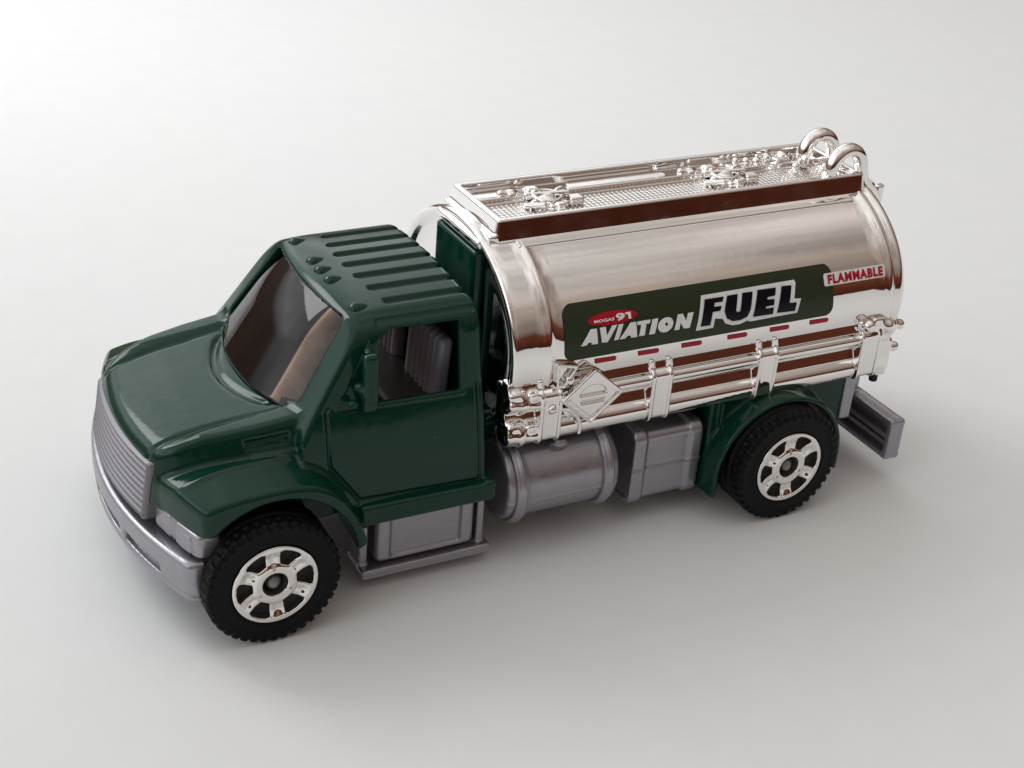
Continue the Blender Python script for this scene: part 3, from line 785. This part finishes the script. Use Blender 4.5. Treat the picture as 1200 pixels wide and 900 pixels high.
TP, TQ, TN = nets(tyref, (-.50, -.02, -.50), (.50, .38, .50), .010)
def rimf(x, y, z):
    r = np.sqrt(x * x + z * z); th = np.arctan2(z, x)
    face = .004 + .030 * np.clip((.262 - r) / .05, 0, 1) * .55 - .012 * np.clip((.165 - r) / .03, 0, 1)
    a = (th + math.pi / 6) % (math.pi / 3) - math.pi / 6            # hole sectors centred at multiples of 60 deg
    u, v = r * np.cos(a), r * np.sin(a)
    face = face + .007 * np.exp(-((np.abs(a) - math.pi / 6) / .10) ** 2) * np.clip((.26 - r) / .04, 0, 1) * np.clip((r - .14) / .03, 0, 1)
    d = np.maximum(face - y, y - .075)
    d = smax(d, r - RR, .012)
    hole = poly2(u, v, [(.160, -.030), (.160, .030), (.244, .074), (.259, .054), (.265, 0), (.259, -.054), (.244, -.074)]) - .004
    d = smax(d, -hole, .014)
    d = smax(d, -(r - .088), .012)
    for k in range(3):
        t = math.pi / 2 + k * 2 * math.pi / 3
        d = smax(d, -np.maximum(np.sqrt((x - .122 * math.cos(t)) ** 2 + (z - .122 * math.sin(t)) ** 2) - .010, y - .04), .004)
    return d * .95
RP, RQ, RN = nets(rimf, (-.32, -.02, -.32), (.32, .10, .32), .0065)
tyre_o = rim_o = None
def disc_cup(seg=48):
    Vv, Ff = [], []
    pr_ = [(.30, .06), (.30, .085), (.0, .085)]
    for r, y in [(.298, .066), (.09, .068), (.086, .02), (.080, .02), (.075, .09), (.0, .09)]:
        for j in range(seg): t = 2 * math.pi * j / seg; Vv.append((r * math.cos(t), y, r * math.sin(t)))
    for i in range(5):
        for j in range(seg): Ff.append((i * seg + j, i * seg + (j + 1) % seg, (i + 1) * seg + (j + 1) % seg, (i + 1) * seg + j))
    return Vv, Ff
def make_wheel():
    w = bpy.data.objects.new('wheel', None); COL.objects.link(w); w.parent = truck; w.empty_display_size = .2
    obj('tyre', TP, TQ, rubber, w, TN); obj('rim', RP, RQ, chrome, w, RN)
    v, f = disc_cup(); obj('hub_recess', v, f, blackp, w, None)
    ax = bump_obj('axle_end', (0, 0, 0), (.055, .055, .035), axle, w)
    for vtx in ax.data.vertices:
        x_, y_, z_ = vtx.co; vtx.co = (x_, .045 - z_, y_)
    return w
w0 = make_wheel(); wheels = [w0]
for i in range(3):
    w = w0.copy(); COL.objects.link(w); w.parent = truck
    for ch in list(w0.children):
        c = ch.copy(); COL.objects.link(c); c.parent = w
    wheels.append(w)
spin = [math.radians(4), math.radians(4), math.radians(40), math.radians(22)]
for w, (x, sg, s) in zip(wheels, ((0, -1, spin[0]), (4.2, -1, spin[1]), (0, 1, spin[2]), (4.2, 1, spin[3]))):
    w.location = (x, 1.317 * sg, RT)
    w.rotation_mode = 'XYZ'
    w.rotation_euler = (0, -s, 0) if sg < 0 else (0, -s, math.pi)
# axles
def axf(x0):
    return lambda x, y, z: cyl(x, z, y, x0, RT, .055, -1.22, 1.22, .01)
for x0 in (0, 4.2): net_obj('axle', axf(x0), (x0 - .08, -1.25, RT - .08), (x0 + .08, 1.25, RT + .08), .02, axle, truck)

# ------------------------------------------------------------------ paper surface
bm = bmesh.new()
vs = [bm.verts.new(c) for c in ((-80, -60, 0), (90, -60, 0), (90, 70, 0), (-80, 70, 0))]
bm.faces.new(vs)
me = bpy.data.meshes.new('ground'); bm.to_mesh(me); bm.free(); me.materials.append(paper)
g = bpy.data.objects.new('ground', me); COL.objects.link(g); g['kind'] = 'structure'
g['label'] = 'plain white sheet of paper under the toy truck'

# ------------------------------------------------------------------ light: room ambience + a window behind on the left
W = bpy.data.worlds.new('World'); SC.world = W; W.use_nodes = True
nt = W.node_tree; bg = nt.nodes['Background']
tc = nt.nodes.new('ShaderNodeTexCoord'); sx = nt.nodes.new('ShaderNodeSeparateXYZ')
nt.links.new(tc.outputs['Generated'], sx.inputs[0])
def ramp(stops, src):
    r = nt.nodes.new('ShaderNodeValToRGB'); e = r.color_ramp.elements
    while len(e) < len(stops): e.new(.5)
    for el, (p, c) in zip(e, stops): el.position = p; el.color = (*c, 1)
    nt.links.new(src, r.inputs['Fac']); return r
mz = nt.nodes.new('ShaderNodeMapRange'); mz.inputs['From Min'].default_value = -1; nt.links.new(sx.outputs['Z'], mz.inputs['Value'])
# toward the photographer: brown furniture low, warm grey ceiling above
near = ramp([(0.0, (.05, .02, .012)), (.50, (.040, .010, .005)), (.595, (.10, .032, .016)), (.64, (.20, .15, .13)), (.70, (.27, .215, .18)), (.82, (.32, .265, .23)), (1.0, (.78, .75, .72))], mz.outputs['Result'])
# toward the window side: pale wall
far = ramp([(0.0, (.3, .3, .3)), (.50, (.16, .10, .075)), (.60, (.26, .19, .16)), (.655, (1.35, 1.4, 1.43)), (.77, (1.5, 1.55, 1.58)), (.86, (.85, .86, .86)), (1.0, (.78, .75, .72))], mz.outputs['Result'])
my = nt.nodes.new('ShaderNodeMapRange'); my.inputs['From Min'].default_value = .0; my.inputs['From Max'].default_value = .48
cmb = nt.nodes.new('ShaderNodeMath'); cmb.operation = 'MULTIPLY_ADD'; cmb.inputs[1].default_value = -1.0
nt.links.new(sx.outputs['X'], cmb.inputs[0]); nt.links.new(sx.outputs['Y'], cmb.inputs[2]); nt.links.new(cmb.outputs[0], my.inputs['Value'])
mix = nt.nodes.new('ShaderNodeMix'); mix.data_type = 'RGBA'
nt.links.new(my.outputs['Result'], mix.inputs['Factor']); nt.links.new(near.outputs['Color'], mix.inputs['A']); nt.links.new(far.outputs['Color'], mix.inputs['B'])
wn = nt.nodes.new('ShaderNodeTexNoise'); wn.inputs['Scale'].default_value = 3.4; wn.inputs['Detail'].default_value = 4
wr = nt.nodes.new('ShaderNodeMapRange'); wr.inputs['From Min'].default_value = .35; wr.inputs['From Max'].default_value = .65; wr.inputs['To Min'].default_value = .72; wr.inputs['To Max'].default_value = 1.25
wm = nt.nodes.new('ShaderNodeMix'); wm.data_type = 'RGBA'; wm.blend_type = 'MULTIPLY'; wm.inputs['Factor'].default_value = 1
nt.links.new(tc.outputs['Generated'], wn.inputs['Vector']); nt.links.new(wn.outputs['Fac'], wr.inputs['Value'])
nt.links.new(mix.outputs['Result'], wm.inputs['A']); nt.links.new(wr.outputs['Result'], wm.inputs['B'])
nt.links.new(wm.outputs['Result'], bg.inputs['Color']); bg.inputs['Strength'].default_value = 1.12

def area(name, loc, target, sx_, sy_, power, col):
    l = bpy.data.lights.new(name, 'AREA'); l.shape = 'RECTANGLE'; l.size = sx_; l.size_y = sy_; l.energy = power; l.color = col
    o = bpy.data.objects.new(name, l); COL.objects.link(o); o.location = loc
    l.spread = math.radians(118); o.rotation_euler = (Vector(target) - Vector(loc)).to_track_quat('-Z', 'Y').to_euler(); return o
area('window_light', (-8, 17, 16), (6, 12, 0), 12, 10, 1200, (.97, .99, 1.0))

# ------------------------------------------------------------------ camera
cam = bpy.data.cameras.new('camera'); co = bpy.data.objects.new('camera', cam); COL.objects.link(co); SC.camera = co
co.location = (-2.92542147, -9.30399003, 6.67337265)
co.rotation_euler = (1.07294263, -0.07554908, -0.47966612)
cam.sensor_width = 36; cam.lens = 1834.34 / 1200 * 36; cam.clip_start = .1; cam.clip_end = 500
SC.view_settings.view_transform = 'Standard'; SC.view_settings.look = 'None'; SC.view_settings.exposure = 0; SC.view_settings.gamma = 1
